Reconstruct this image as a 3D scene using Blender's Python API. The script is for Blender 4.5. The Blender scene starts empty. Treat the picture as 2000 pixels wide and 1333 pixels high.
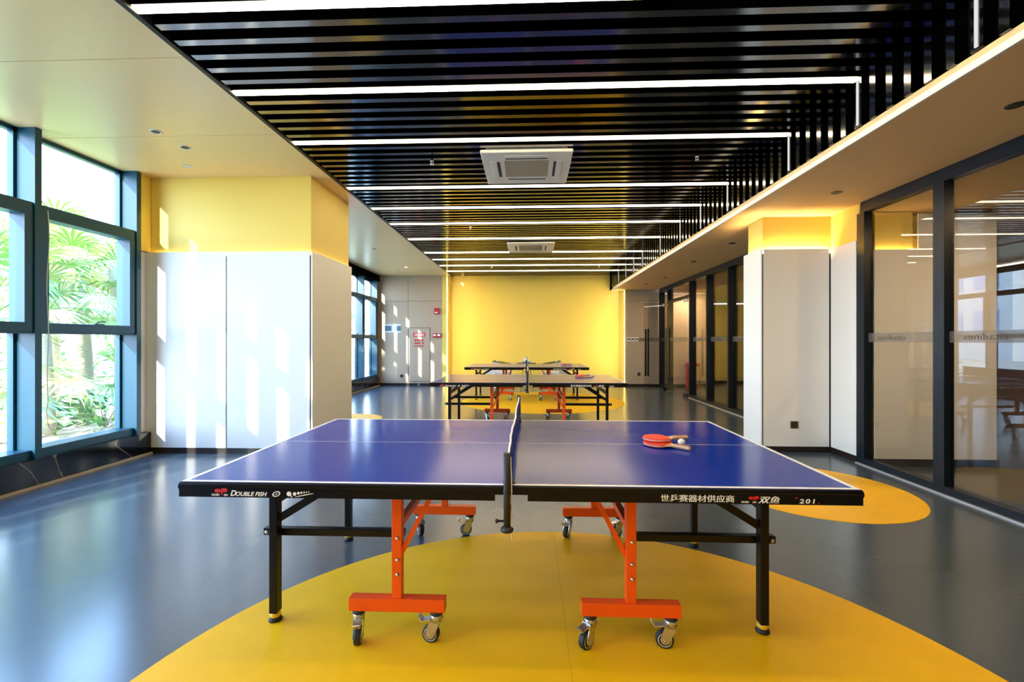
import bpy, bmesh, math, random
from mathutils import Vector, Matrix
R = math.radians
PI = math.pi
S = bpy.context.scene
C = S.collection
random.seed(7)

# ------------------------------------------------------------------ camera
cam_d = bpy.data.cameras.new('camera')
cam_d.sensor_width = 36.0
cam_d.lens = 895.0 / 2000.0 * 36.0
cam_d.shift_y = -0.0002
cam_d.clip_start = 0.05
cam_d.clip_end = 300
cam = bpy.data.objects.new('camera', cam_d)
C.objects.link(cam)
cam.location = (0, 0, 1.343)
cam.rotation_euler = (R(90), 0, 0.039)
S.camera = cam

# ------------------------------------------------------------------ view
S.view_settings.view_transform = 'Standard'
S.view_settings.look = 'None'
S.view_settings.exposure = 1.43
S.view_settings.gamma = 1.0
S.view_settings.use_curve_mapping = False
cy = S.cycles
cy.use_denoising = True
cy.max_bounces = 10
cy.diffuse_bounces = 5
cy.glossy_bounces = 5
cy.transparent_max_bounces = 24
cy.transmission_bounces = 8
cy.sample_clamp_indirect = 6.0
cy.caustics_reflective = False
cy.caustics_refractive = False

# ------------------------------------------------------------------ sky and sun
W = bpy.data.worlds.new('sky')
S.world = W
W.use_nodes = True
nt = W.node_tree
nt.nodes.clear()
tc = nt.nodes.new('ShaderNodeTexCoord')
sep = nt.nodes.new('ShaderNodeSeparateXYZ')
ramp = nt.nodes.new('ShaderNodeValToRGB')
bg = nt.nodes.new('ShaderNodeBackground')
out = nt.nodes.new('ShaderNodeOutputWorld')
nt.links.new(tc.outputs['Generated'], sep.inputs[0])
nt.links.new(sep.outputs['Z'], ramp.inputs[0])
nt.links.new(ramp.outputs[0], bg.inputs['Color'])
nt.links.new(bg.outputs[0], out.inputs['Surface'])
e = ramp.color_ramp.elements
e[0].position = 0.0
e[0].color = (0.72, 0.85, 1.0, 1)
e[1].position = 0.7
e[1].color = (0.18, 0.45, 1.0, 1)
bg.inputs['Strength'].default_value = 6.8

sun_d = bpy.data.lights.new('sun', 'SUN')
sun_d.energy = 5.5
sun_d.angle = R(0.7)
sun_d.color = (1.0, 0.93, 0.80)
sun = bpy.data.objects.new('sun', sun_d)
C.objects.link(sun)
sun.location = (-8, -20, 9)
sun.rotation_euler = Vector((0.34, 1.0, -0.335)).to_track_quat('-Z', 'Y').to_euler()

def portal(name, y0, y1, z0, z1, x):
    d = bpy.data.lights.new(name, 'AREA')
    d.shape = 'RECTANGLE'
    d.size = y1 - y0
    d.size_y = z1 - z0
    d.cycles.is_portal = True
    o = bpy.data.objects.new(name, d)
    C.objects.link(o)
    o.location = (x, (y0 + y1) / 2, (z0 + z1) / 2)
    o.rotation_euler = Vector((1, 0, 0)).to_track_quat('-Z', 'Z').to_euler()
    # long side along Y
    m = Matrix(((0, 0, -1), (1, 0, 0), (0, -1, 0)))
    o.rotation_euler = m.to_euler()
portal('window_daylight_near', -1.35, 5.15, 0.3, 3.3, -4.80)
portal('window_daylight_far', 6.9, 13.45, 0.3, 3.1, -4.80)

# ------------------------------------------------------------------ materials
MATS = {}
def mat(name, col, rough=0.5, metal=0.0, spec=0.5, noise=0.0, nscale=30.0, bump=0.0, coat=0.0, stretch=None):
    m = bpy.data.materials.new(name)
    m.use_nodes = True
    t = m.node_tree
    b = t.nodes['Principled BSDF']
    b.inputs['Base Color'].default_value = (*col, 1)
    b.inputs['Roughness'].default_value = rough
    b.inputs['Metallic'].default_value = metal
    b.inputs['Specular IOR Level'].default_value = spec
    if coat:
        b.inputs['Coat Weight'].default_value = coat
        b.inputs['Coat Roughness'].default_value = 0.08
    if noise or bump:
        tcn = t.nodes.new('ShaderNodeTexCoord')
        n = t.nodes.new('ShaderNodeTexNoise')
        n.inputs['Scale'].default_value = nscale
        n.inputs['Detail'].default_value = 3
        src = tcn.outputs['Object']
        if stretch:
            mp = t.nodes.new('ShaderNodeMapping')
            mp.inputs['Scale'].default_value = stretch
            t.links.new(src, mp.inputs[0]); src = mp.outputs[0]
        t.links.new(src, n.inputs['Vector'])
        if noise:
            mx = t.nodes.new('ShaderNodeMix'); mx.data_type = 'RGBA'
            mx.inputs[6].default_value = (*[c * (1 - noise) for c in col], 1)
            mx.inputs[7].default_value = (*[min(1, c * (1 + noise)) for c in col], 1)
            t.links.new(n.outputs['Fac'], mx.inputs[0])
            t.links.new(mx.outputs[2], b.inputs['Base Color'])
        if bump:
            bp = t.nodes.new('ShaderNodeBump')
            bp.inputs['Strength'].default_value = bump
            bp.inputs['Distance'].default_value = 0.004
            t.links.new(n.outputs['Fac'], bp.inputs['Height'])
            t.links.new(bp.outputs[0], b.inputs['Normal'])
    MATS[name] = m
    return m
def emat(name, col, strength):
    m = bpy.data.materials.new(name)
    m.use_nodes = True
    t = m.node_tree
    t.nodes.clear()
    e_ = t.nodes.new('ShaderNodeEmission')
    e_.inputs[0].default_value = (*col, 1)
    e_.inputs[1].default_value = strength
    o_ = t.nodes.new('ShaderNodeOutputMaterial')
    t.links.new(e_.outputs[0], o_.inputs[0])
    MATS[name] = m
    return m
def glass(name, tint=(1, 1, 1), base=0.04, rough=0.0):
    m = bpy.data.materials.new(name)
    m.use_nodes = True
    t = m.node_tree
    t.nodes.clear()
    lw = t.nodes.new('ShaderNodeLayerWeight'); lw.inputs[0].default_value = 0.5
    pw = t.nodes.new('ShaderNodeMath'); pw.operation = 'POWER'; pw.inputs[1].default_value = 5
    ma = t.nodes.new('ShaderNodeMath'); ma.operation = 'MULTIPLY_ADD'
    ma.inputs[1].default_value = 1 - base; ma.inputs[2].default_value = base
    tr = t.nodes.new('ShaderNodeBsdfTransparent'); tr.inputs[0].default_value = (*tint, 1)
    gl = t.nodes.new('ShaderNodeBsdfGlossy'); gl.inputs['Roughness'].default_value = rough
    mx = t.nodes.new('ShaderNodeMixShader')
    o_ = t.nodes.new('ShaderNodeOutputMaterial')
    t.links.new(lw.outputs['Facing'], pw.inputs[0]); t.links.new(pw.outputs[0], ma.inputs[0])
    t.links.new(ma.outputs[0], mx.inputs[0]); t.links.new(tr.outputs[0], mx.inputs[1]); t.links.new(gl.outputs[0], mx.inputs[2])
    t.links.new(mx.outputs[0], o_.inputs[0])
    MATS[name] = m
    return m
def film(name, col, fac):
    m = bpy.data.materials.new(name)
    m.use_nodes = True
    t = m.node_tree
    b = t.nodes['Principled BSDF']
    b.inputs['Base Color'].default_value = (*col, 1)
    b.inputs['Roughness'].default_value = 0.6
    b.inputs['Alpha'].default_value = fac
    MATS[name] = m
    return m

M_floor = mat('grey_sheet_floor', (0.056, 0.080, 0.108), 0.22, spec=0.9)
def floor_seams(m):
    t = m.node_tree; b = t.nodes['Principled BSDF']
    g = t.nodes.new('ShaderNodeTexCoord'); s_ = t.nodes.new('ShaderNodeSeparateXYZ')
    t.links.new(g.outputs['Object'], s_.inputs[0])
    def line(sock, off, period, w):
        a = t.nodes.new('ShaderNodeMath'); a.operation = 'ADD'; a.inputs[1].default_value = off
        d = t.nodes.new('ShaderNodeMath'); d.operation = 'PINGPONG'; d.inputs[1].default_value = period / 2
        l = t.nodes.new('ShaderNodeMath'); l.operation = 'LESS_THAN'; l.inputs[1].default_value = w
        t.links.new(sock, a.inputs[0]); t.links.new(a.outputs[0], d.inputs[0]); t.links.new(d.outputs[0], l.inputs[0])
        return l.outputs[0]
    l1 = line(s_.outputs['X'], 0.0, 1.8, 0.002)
    n = t.nodes.new('ShaderNodeTexNoise'); n.inputs['Scale'].default_value = 5; n.inputs['Detail'].default_value = 6
    t.links.new(g.outputs['Object'], n.inputs['Vector'])
    c = b.inputs['Base Color'].default_value[:3]
    mx = t.nodes.new('ShaderNodeMix'); mx.data_type = 'RGBA'
    mx.inputs[6].default_value = (*[v * .93 for v in c], 1); mx.inputs[7].default_value = (*[min(1, v * 1.07) for v in c], 1)
    t.links.new(n.outputs['Fac'], mx.inputs[0])
    m2 = t.nodes.new('ShaderNodeMix'); m2.data_type = 'RGBA'
    m2.inputs[7].default_value = (*[v * .8 for v in c], 1)
    t.links.new(l1, m2.inputs[0]); t.links.new(mx.outputs[2], m2.inputs[6]); t.links.new(m2.outputs[2], b.inputs['Base Color'])
floor_seams(M_floor)
M_circle = mat('yellow_sheet_floor', (0.92, 0.50, 0.003), 0.45, spec=0.25)
floor_seams(M_circle)
M_ceil = mat('cream_ceiling_panel', (0.88, 0.64, 0.30), 0.30, spec=0.5, noise=.03, nscale=6, stretch=(1, 14, 1))
M_soffit = mat('cream_plaster', (0.86, 0.60, 0.30), 0.7, spec=.2, noise=.02, nscale=4)
M_black = mat('black_anodised_slat', (0.19, 0.195, 0.205), 0.12, metal=1.0)
M_void = mat('black_void', (0.004, 0.004, 0.004), 0.9, spec=0.0)
M_white_panel = mat('white_wall_panel', (0.80, 0.79, 0.75), 0.42, spec=.4, noise=.012, nscale=3)
M_beige_panel = mat('beige_wall_panel', (0.47, 0.37, 0.27), 0.42, spec=.4, noise=.02, nscale=3)
M_yellow = mat('yellow_wall_paint', (0.88, 0.67, 0.145), 0.5, spec=.3, noise=.02, nscale=3)
M_groove = mat('dark_groove', (0.015, 0.013, 0.012), 0.7)
M_skirt = mat('dark_brown_skirting', (0.018, 0.011, 0.009), 0.35)
M_edge = mat('white_edge_trim', (0.80, 0.78, 0.74), 0.4)
M_frame = mat('blue_grey_window_frame', (0.004, 0.058, 0.10), 0.36, spec=.4)
M_dframe = mat('charcoal_partition_frame', (0.004, 0.008, 0.014), 0.38, spec=.3)
M_glass = glass('clear_glass', (0.985, 1.0, 0.995), 0.03)
M_pglass = glass('partition_glass', (0.90, 0.89, 0.86), 0.05)
M_film = film('frosted_band', (0.20, 0.18, 0.15), 0.28)
M_filmtx = film('band_lettering', (0.10, 0.07, 0.06), 0.5)
M_led = emat('led_white', (1.0, 0.80, 0.50), 9.0)
M_cove = emat('cove_led_warm', (1.0, 0.70, 0.32), 90.0)
M_jambled = emat('jamb_led_warm', (1.0, 0.84, 0.55), 42.0)
M_cove_soft = emat('cove_led_soft', (1.0, 0.72, 0.34), 8.0)
M_alum = mat('aluminium_strip', (0.62, 0.60, 0.57), 0.35, metal=.6)

def marble():
    m = mat('black_veined_marble', (0.006, 0.007, 0.009), 0.12, spec=.6)
    t = m.node_tree; b = t.nodes['Principled BSDF']
    g = t.nodes.new('ShaderNodeTexCoord')
    n = t.nodes.new('ShaderNodeTexNoise'); n.inputs['Scale'].default_value = 0.6; n.inputs['Detail'].default_value = 5
    n.inputs['Distortion'].default_value = 1.6
    t.links.new(g.outputs['Object'], n.inputs['Vector'])
    r = t.nodes.new('ShaderNodeValToRGB')
    r.color_ramp.elements[0].position = .494; r.color_ramp.elements[0].color = (0.005, .006, .008, 1)
    r.color_ramp.elements[1].position = .506; r.color_ramp.elements[1].color = (0.005, .006, .008, 1)
    k = r.color_ramp.elements.new(.50); k.color = (.30, .22, .15, 1)
    t.links.new(n.outputs['Fac'], r.inputs[0]); t.links.new(r.outputs[0], b.inputs['Base Color'])
    return m
M_marble = marble()
M_kerbtrim = mat('tan_floor_trim', (0.42, 0.33, 0.23), 0.5)

# ------------------------------------------------------------------ mesh helpers
class MB:
    def __init__(s):
        s.bm = bmesh.new(); s.mi = 0
    def _tag(s, fs):
        for f in fs: f.material_index = s.mi
    def box(s, x0, x1, y0, y1, z0, z1, bev=0.0):
        b = bmesh.new()
        bmesh.ops.create_cube(b, size=1)
        for v in b.verts:
            v.co = Vector(((x0 + x1) / 2 + v.co.x * (x1 - x0), (y0 + y1) / 2 + v.co.y * (y1 - y0), (z0 + z1) / 2 + v.co.z * (z1 - z0)))
        if bev:
            bmesh.ops.bevel(b, geom=list(b.edges), offset=bev, segments=2, affect='EDGES', profile=.5)
        s.merge(b); return s
    def merge(s, b):
        b.verts.ensure_lookup_table()
        mp = [s.bm.verts.new(v.co) for v in b.verts]
        for i, v in enumerate(b.verts): v.index = i
        for f in b.faces:
            try:
                nf = s.bm.faces.new([mp[v.index] for v in f.verts]); nf.material_index = s.mi; nf.smooth = f.smooth
            except ValueError: pass
        b.free()
    def bar(s, p, q, w, h, up=(0, 0, 1), bev=0.0):
        p = Vector(p); q = Vector(q); d = q - p; L = d.length; d.normalize()
        u = Vector(up); sd = d.cross(u).normalized(); u2 = sd.cross(d)
        b = bmesh.new(); bmesh.ops.create_cube(b, size=1)
        for v in b.verts:
            v.co = p + d * ((v.co.x + .5) * L) + sd * (v.co.y * w) + u2 * (v.co.z * h)
        if bev: bmesh.ops.bevel(b, geom=list(b.edges), offset=bev, segments=2, affect='EDGES', profile=.5)
        bmesh.ops.recalc_face_normals(b, faces=b.faces)
        s.merge(b); return s
    def tube(s, pts, r, n=10, cap=True):
        pts = [Vector(p) for p in pts]; rs = r if isinstance(r, (list, tuple)) else [r] * len(pts)
        b = bmesh.new(); rings = []
        prev = None
        for i, p in enumerate(pts):
            d = (pts[min(i + 1, len(pts) - 1)] - pts[max(i - 1, 0)]).normalized()
            if prev is None:
                a = d.orthogonal().normalized()
            else:
                a = (prev - d * prev.dot(d)).normalized()
            prev = a; c = d.cross(a)
            rings.append([b.verts.new(p + (a * math.cos(2 * PI * k / n) + c * math.sin(2 * PI * k / n)) * rs[i]) for k in range(n)])
        for i in range(len(rings) - 1):
            for k in range(n):
                f = b.faces.new((rings[i][k], rings[i][(k + 1) % n], rings[i + 1][(k + 1) % n], rings[i + 1][k])); f.smooth = True
        if cap:
            b.faces.new(rings[0][::-1]); b.faces.new(rings[-1])
        bmesh.ops.recalc_face_normals(b, faces=b.faces)
        s.merge(b); return s
    def lathe(s, prof, o=(0, 0, 0), axis=(0, 0, 1), n=24, smooth=True, cap=True):
        ax = Vector(axis).normalized(); a = ax.orthogonal().normalized(); c = ax.cross(a); o = Vector(o)
        b = bmesh.new(); rings = []
        for r, h in prof:
            if r < 1e-6: rings.append([b.verts.new(o + ax * h)])
            else: rings.append([b.verts.new(o + ax * h + (a * math.cos(2 * PI * k / n) + c * math.sin(2 * PI * k / n)) * r) for k in range(n)])
        for i in range(len(rings) - 1):
            A, B = rings[i], rings[i + 1]
            for k in range(n):
                k2 = (k + 1) % n
                vs = []
                if len(A) == 1 and len(B) == 1: continue
                if len(A) == 1: vs = [A[0], B[k2], B[k]]
                elif len(B) == 1: vs = [A[k], A[k2], B[0]]
                else: vs = [A[k], A[k2], B[k2], B[k]]
                f = b.faces.new(vs); f.smooth = smooth
        if cap and len(rings[0]) > 1: b.faces.new(rings[0][::-1])
        if cap and len(rings[-1]) > 1: b.faces.new(rings[-1])
        bmesh.ops.recalc_face_normals(b, faces=b.faces)
        s.merge(b); return s
    def prism(s, pts, fn, t0, t1):
        """extrude a 2-D outline; fn(a, b, t) -> xyz"""
        b = bmesh.new()
        A = [b.verts.new(fn(x, y, t0)) for x, y in pts]; B = [b.verts.new(fn(x, y, t1)) for x, y in pts]
        b.faces.new(A[::-1]); b.faces.new(B)
        n = len(pts)
        for i in range(n): b.faces.new((A[i], A[(i + 1) % n], B[(i + 1) % n], B[i]))
        bmesh.ops.recalc_face_normals(b, faces=b.faces)
        s.merge(b); return s
    def face(s, pts):
        f = s.bm.faces.new([s.bm.verts.new(p) for p in pts]); f.material_index = s.mi; return s

def obj(name, mb, mats, parent=None, loc=None):
    me = bpy.data.meshes.new(name)
    mb.bm.to_mesh(me); mb.bm.free()
    for m in (mats if isinstance(mats, (list, tuple)) else [mats]): me.materials.append(m)
    o = bpy.data.objects.new(name, me)
    C.objects.link(o)
    if parent is not None: o.parent = parent
    if loc: o.location = loc
    return o
def tag(o, label, cat, group=None, kind=None):
    o['label'] = label; o['category'] = cat
    if group: o['group'] = group
    if kind: o['kind'] = kind
    return o
def thing(name, label, cat, loc=(0, 0, 0), rz=0.0, group=None):
    o = bpy.data.objects.new(name, None); C.objects.link(o)
    o.empty_display_size = .1
    o.location = loc; o.rotation_euler = (0, 0, rz)
    return tag(o, label, cat, group)
def struct(name, mb=None, m=None, parent=None):
    if mb is None:
        o = bpy.data.objects.new(name, None); C.objects.link(o)
    else: o = obj(name, mb, m, parent)
    if parent is None: o['kind'] = 'structure'
    return o
def dup(root, loc, label=None, rz=None):
    def cp(o, par):
        c = o.copy(); C.objects.link(c)
        if par is not None: c.parent = par
        for ch in [x for x in bpy.data.objects if x.parent == o and x is not c]: cp(ch, c)
        return c
    r = cp(root, None); r.location = loc
    if rz is not None: r.rotation_euler = (0, 0, rz)
    if label: r['label'] = label
    return r
def text_mesh(txt, size, bold=0.0, shear=0.0, small_caps=False, align='LEFT', space=1.0):
    cu = bpy.data.curves.new('lettering', 'FONT')
    cu.body = txt; cu.size = size; cu.shear = shear; cu.offset = bold; cu.extrude = 0.0004
    cu.align_x = align; cu.resolution_u = 3; cu.space_character = space
    o = bpy.data.objects.new('lettering_source', cu); C.objects.link(o)
    bpy.context.view_layer.update()
    me = bpy.data.meshes.new_from_object(o)
    bpy.data.objects.remove(o); bpy.data.curves.remove(cu)
    return me
def text_obj(name, txt, size, m, parent, mtx, bold=0.0, shear=0.0, align='LEFT', fit=None, space=1.0, double=0.0):
    me = text_mesh(txt, size, bold, shear, align=align, space=space)
    if fit:
        xs = [v.co.x for v in me.vertices]; ys = [v.co.y for v in me.vertices]
        x0, x1, y0, y1 = min(xs), max(xs), min(ys), max(ys)
        for v in me.vertices:
            v.co.x = (v.co.x - x0) / (x1 - x0) * fit[0]; v.co.y = (v.co.y - y0) / (y1 - y0) * fit[1]
    if double:
        bm = bmesh.new(); bm.from_mesh(me)
        g = bmesh.ops.duplicate(bm, geom=list(bm.verts) + list(bm.edges) + list(bm.faces))
        for v in g['geom']:
            if isinstance(v, bmesh.types.BMVert): v.co += Vector((double, 0, .00015))
        bm.to_mesh(me); bm.free()
    me.transform(mtx)
    me.materials.clear(); me.materials.append(m)
    o = bpy.data.objects.new(name, me); C.objects.link(o); o.parent = parent
    return o
ORD = ['zeroth', 'first', 'second', 'third', 'fourth', 'fifth', 'sixth', 'seventh', 'eighth', 'ninth', 'tenth', 'eleventh', 'twelfth']

# ================================================================== SETTING
BW = 13.60      # back wall
ZL = 3.30       # left soffit and slat underside
ZR = 2.85       # right soffit
struct('floor', MB().box(-4.6, 9.0, -3.2, 19, -.12, 0), M_floor)
def disc(name, x, y, r):
    m = MB(); m.lathe([(r, -.01), (r, .0018)], n=128, smooth=False)
    o = struct(name, m, M_circle); o.location = (x, y, 0); return o
disc('trim_1', .167, 1.461, 1.763)
disc('trim_2', .27, 10.2, 1.78)
disc('trim_3', 2.545, 4.256, .80)
disc('trim_4', -3.10, 7.75, .55)
# left soffit in panels
m = MB()
ys = [-3.2 + 0.0]
y = 3.07 - 1.18 * 5
edges = [-3.2] + [3.07 + 1.18 * k for k in range(-5, 9)] + [BW]
for a, b in zip(edges[:-1], edges[1:]):
    m.box(-4.78, -2.37, a + .003, b - .003, ZL, ZL + .02)
m.box(-4.78, -2.37, -3.2, BW, ZL + .021, ZL + .12)
struct('ceiling_left', m, M_ceil)
struct('trim_5', MB().box(-2.37, -2.335, -3.2, BW + .3, ZL - .012, ZL + .5), mat('black_edge_trim', (.004, .004, .005), .45, spec=.2))
struct('ceiling', MB().box(-2.37, 2.6, -3.2, 15.0, 3.72, 3.85), M_void)
# right soffit
struct('ceiling_right', MB().box(2.47, 4.0, -3.2, BW + .12, ZR, ZR + .09), M_soffit)
struct('trim_6', MB().box(2.452, 2.47, -3.2, BW + .3, ZR - .002, ZR + .042), M_edge)
struct('trim_7', MB().box(2.53, 2.60, -3.2, 15.0, ZR + .09, 3.72), M_void)
struct('ceiling_front', MB().box(-2.335, 2.452, -3.2, 1.65, ZL + .09, ZL + .14), M_void)
struct('ceiling_back', MB().box(-2.7, 2.9, BW + .3, 14.9, 3.44, 3.50), M_void)
# back wall, left of the alcove
def panel_wall(name, x0, x1, y, z1, seamx, seamz, mt, t=.12):
    r = struct(name, MB().box(x0, x1, y + .012, y + t, 0, z1), M_groove)
    xs = [x0] + seamx + [x1]; zs = [.07] + seamz + [z1]
    m = MB()
    for a, b in zip(xs[:-1], xs[1:]):
        for c, d in zip(zs[:-1], zs[1:]):
            m.box(a + .004, b - .004, y, y + .011, c + .004, d - .004)
    obj('wall_panels', m, mt, r)
    return r
wbl = panel_wall('wall_back_left', -4.62, -2.62, BW, 3.34, [-3.645], [2.53], M_beige_panel)
struct('baseboard_back_left', MB().box(-4.6, -2.62, BW - .012, BW + .011, 0, .072), M_skirt)
struct('wall_alcove_left', MB().box(-2.62, -2.49, BW - .002, 14.7, 0.07, 3.45).box(-2.62, -2.49, BW + .01, 14.7, 0, .07), M_yellow)
struct('wall_back', MB().box(-2.7, 2.95, 14.62, 14.75, 0, 3.5), M_yellow)
struct('wall_alcove_right', MB().box(2.80, 2.84, BW + .002, 14.7, 0, 3.6), M_yellow)
wbr = panel_wall('wall_back_right', 2.84, 3.88, BW, ZR, [], [2.52], M_beige_panel)
struct('baseboard_back_right', MB().box(2.80, 3.76, BW - .012, BW + .011, 0, .072), M_skirt)
struct('baseboard_back', MB().box(-2.49, 2.80, 14.605, 14.62, 0, .09), M_skirt)
# light strips at the alcove's front corners
for nm, x, lab in (('left', -2.455, 'thin white vertical light strip at the left edge of the yellow wall'), ('right', 2.782, 'thin white vertical light strip at the right edge of the yellow wall')):
    t = thing('corner_light', lab, 'light', (x, BW + .08, .09), 0, 'vertical light strips beside the yellow wall')
    zt = 3.15 if nm == 'left' else 2.72
    obj('diffuser', MB().box(-.006, .006, -.012, .012, 0.0, zt), M_jambled, t)
    obj('housing', MB().box(-.012, .012, -.016, -.0125, 0, zt + .005), M_edge, t)
# front wall behind the viewer
struct('wall_front', MB().box(-4.7, 9.0, -3.32, -3.2, 0, 3.9), M_yellow)

# ------------------------------------------------------------------ left windows
XF, XO = -4.52, -4.72
def window_bay(name, y0, y1, zt, last=True):
    """one bay of the curtain wall between mullions; y1 carries the mullion on its far side"""
    r = struct(name)
    w = .06
    m = MB()
    m.box(XO - .04, XF, y1 - w, y1, .255, zt)                      # mullion
    obj('mullion', m, M_frame, r)
    a, b = y0, y1 - w
    m = MB()
    m.box(XO - .04, XF - .035, a, b, .255, .34, .004)              # sill rail
    m.box(XO - .04, XO + .02, a, a + .025, .34, 1.42).box(XO - .04, XO + .02, b - .025, b, .34, 1.42)
    m.box(XO - .04, XO + .02, a, a + .025, 2.6, zt).box(XO - .04, XO + .02, b - .025, b, 2.6, zt)
    m.box(XO - .04, XO + .02, a, b, zt - .04, zt)
    m.box(XO - .04, XF - .02, a, b, 1.41, 1.47)
    m.box(XO - .04, XF - .02, a, b, 2.55, 2.61)
    obj('frame', m, M_frame, r)
    # opening sash between the transoms
    m = MB()
    sx0, sx1 = XO + .04, XF - .012
    m.box(sx0, sx1 - .001, a + .004, a + .075, 1.511, 2.491).box(sx0, sx1 - .001, b - .075, b - .004, 1.511, 2.491)
    m.box(sx0, sx1, a + .004, b - .004, 1.425, 1.512, .006).box(sx0, sx1, a + .004, b - .004, 2.49, 2.605, .006)
    s = obj('sash', m, M_frame, r)
    yc = (a + b) / 2 + .06
    hm = MB().box(sx1, sx1 + .012, yc - .05, yc + .05, 1.505, 1.522, .003)
    hm.tube([(sx1 + .008, yc - .04, 1.515), (sx1 + .02, yc - .03, 1.535), (sx1 + .022, yc + .03, 1.545), (sx1 + .02, yc + .06, 1.542)], .006, 8)
    obj('latch', hm, M_frame, s)
    obj('lower_pane', MB().box(XO - .012, XO - .004, a + .02, b - .02, .335, 1.42), M_glass, r)
    obj('sash_pane', MB().box(XO + .10, XO + .108, a + .07, b - .07, 1.505, 2.495), M_glass, s)
    obj('upper_pane', MB().box(XO - .012, XO - .004, a + .02, b - .02, 2.6, zt - .03), M_glass, r)
    return r
P = 1.085
n = 1
for k in range(6):
    window_bay('window_%d' % n, 5.16 - P * (k + 1), 5.16 - P * k, ZL); n += 1
for k in range(6):
    window_bay('window_%d' % n, 13.46 - P * (k + 1), 13.46 - P * k, 3.12); n += 1
yn = 5.16 - P * 6
struct('wall_left', MB().box(-4.78, -4.50, 6.3, 13.46 - P * 6, 0, ZL).box(-4.78, -4.5, -3.2, yn, 0, ZL).box(-4.78, -4.605, 5.16, 6.31, 0, ZL).box(-4.78, -4.6, 13.46, 13.6, 0, ZL), M_frame)
struct('trim_8', MB().box(-4.74, -4.50, 13.46 - P * 6, BW, 3.12, ZL), M_void)
m = MB().box(-4.78, XF + .012, yn, 5.285, 0, .257)
struct('baseboard_left', m, M_marble)
m = MB().box(-4.78, XF + .012, 6.5, BW - .02, 0, .257)
struct('baseboard_left_far', m, M_marble)
struct('trim_9', MB().box(XF + .012, XF + .035, yn, 5.285, 0, .022).box(XF + .012, XF + .035, 6.5, BW - .02, 0, .022), M_kerbtrim)
# blind cord
t = thing('blind_cord', 'thin white looped blind cord hanging beside the window mullion', 'cord', (XF + .02, 4.115, .50))
pts = []
for k in range(15): pts.append((0.01 * math.sin(k * .9), -.006 + .004 * math.sin(k * .6), 2.06 - k * .128))
lp = [(0, -.006, .27), (.004, -.02, .18), (.006, -.016, .09), (.004, .01, .02), (.002, .05, -.0), (0, .075, .03), (0, .07, .09)]
obj('cord', MB().tube(pts + lp, .0035, 8), mat('cord_white', (.75, .72, .68), .6), t)

# ------------------------------------------------------------------ columns
def cove(parent, segs, z, mt=None):
    m = MB()
    for s in segs: m.box(*s, z - .012, z - .004)
    return obj('cove_light', m, mt or M_cove, parent)
cl = struct('column_left', MB().box(-4.55, -2.592, 5.335, 6.46, 0, ZL), M_yellow)
m = MB()
for a, b in ((-4.585, -3.608), (-3.592, -2.594)): m.box(a, b, 5.30, 5.318, .07, 2.40)
m.box(-2.577, -2.559, 5.302, 6.49, .07, 2.40)
m.box(-4.5, -2.57, 6.475, 6.49, .07, 2.40)
m.box(-4.604, -4.587, 5.163, 5.318, .26, 2.40)
obj('cladding_panel', m, M_white_panel, cl)
obj('upper_return', MB().box(-4.604, -4.552, 5.163, 5.333, 2.405, ZL), M_yellow, cl)
obj('groove', MB().box(-4.58, -2.58, 5.318, 5.335, .03, 2.36).box(-2.592, -2.577, 5.32, 6.475, .03, 2.36), M_groove, cl)
obj('baseboard', MB().box(-4.58, -2.575, 5.306, 5.33, 0, .07).box(-2.592, -2.57, 5.306, 6.48, 0, .07), M_skirt, cl)
cove(cl, [(-2.592 + .002, -2.579, 5.36, 6.45), (-4.50, -2.60, 5.320, 5.333)], 2.375, M_cove_soft)

cr = struct('column_right', MB().box(2.832, 3.70, 5.692, 6.06, 0, ZR).box(3.642, 3.72, 5.22, 5.692, 0, ZR), M_yellow)
m = MB()
m.box(2.822, 3.590, 5.645, 5.663, .07, 2.45)
m.box(2.79, 2.804, 5.648, 6.10, .07, 2.45)
m.box(3.606, 3.624, 5.215, 5.641, .07, 2.45)
obj('cladding_panel', m, M_white_panel, cr)
obj('groove', MB().box(2.81, 3.64, 5.663, 5.692, .03, 2.40).box(2.808, 2.832, 5.67, 6.06, .03, 2.40).box(3.624, 3.642, 5.23, 5.67, .03, 2.40), M_groove, cr)
obj('baseboard', MB().box(2.80, 3.62, 5.65, 5.68, 0, .07).box(2.797, 2.83, 5.65, 6.08, 0, .07).box(3.612, 3.64, 5.22, 5.66, 0, .07), M_skirt, cr)
cove(cr, [(2.85, 3.61, 5.665, 5.689), (2.812, 2.829, 5.69, 6.05)], 2.43)
# the column's twin beyond the glass
cb = struct('column_beyond', MB().box(3.725, 4.12, 5.10, 6.06, 0, 2.73).box(4.10, 4.90, 5.12, 6.06, 0, 2.7), M_yellow)
obj('cladding_panel', MB().box(3.69, 4.94, 5.05, 5.065, .08, 2.32).box(4.14, 4.94, 5.05, 5.065, 2.32, 2.7).box(4.925, 4.94, 5.066, 6.06, .08, 2.7), M_white_panel, cb)
obj('baseboard', MB().box(3.69, 4.96, 5.04, 5.06, 0, .08).box(4.94, 4.96, 5.06, 6.06, 0, .08), M_skirt, cb)
cove(cb, [(3.73, 4.13, 5.07, 5.095)], 2.31, M_cove_soft)

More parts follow.
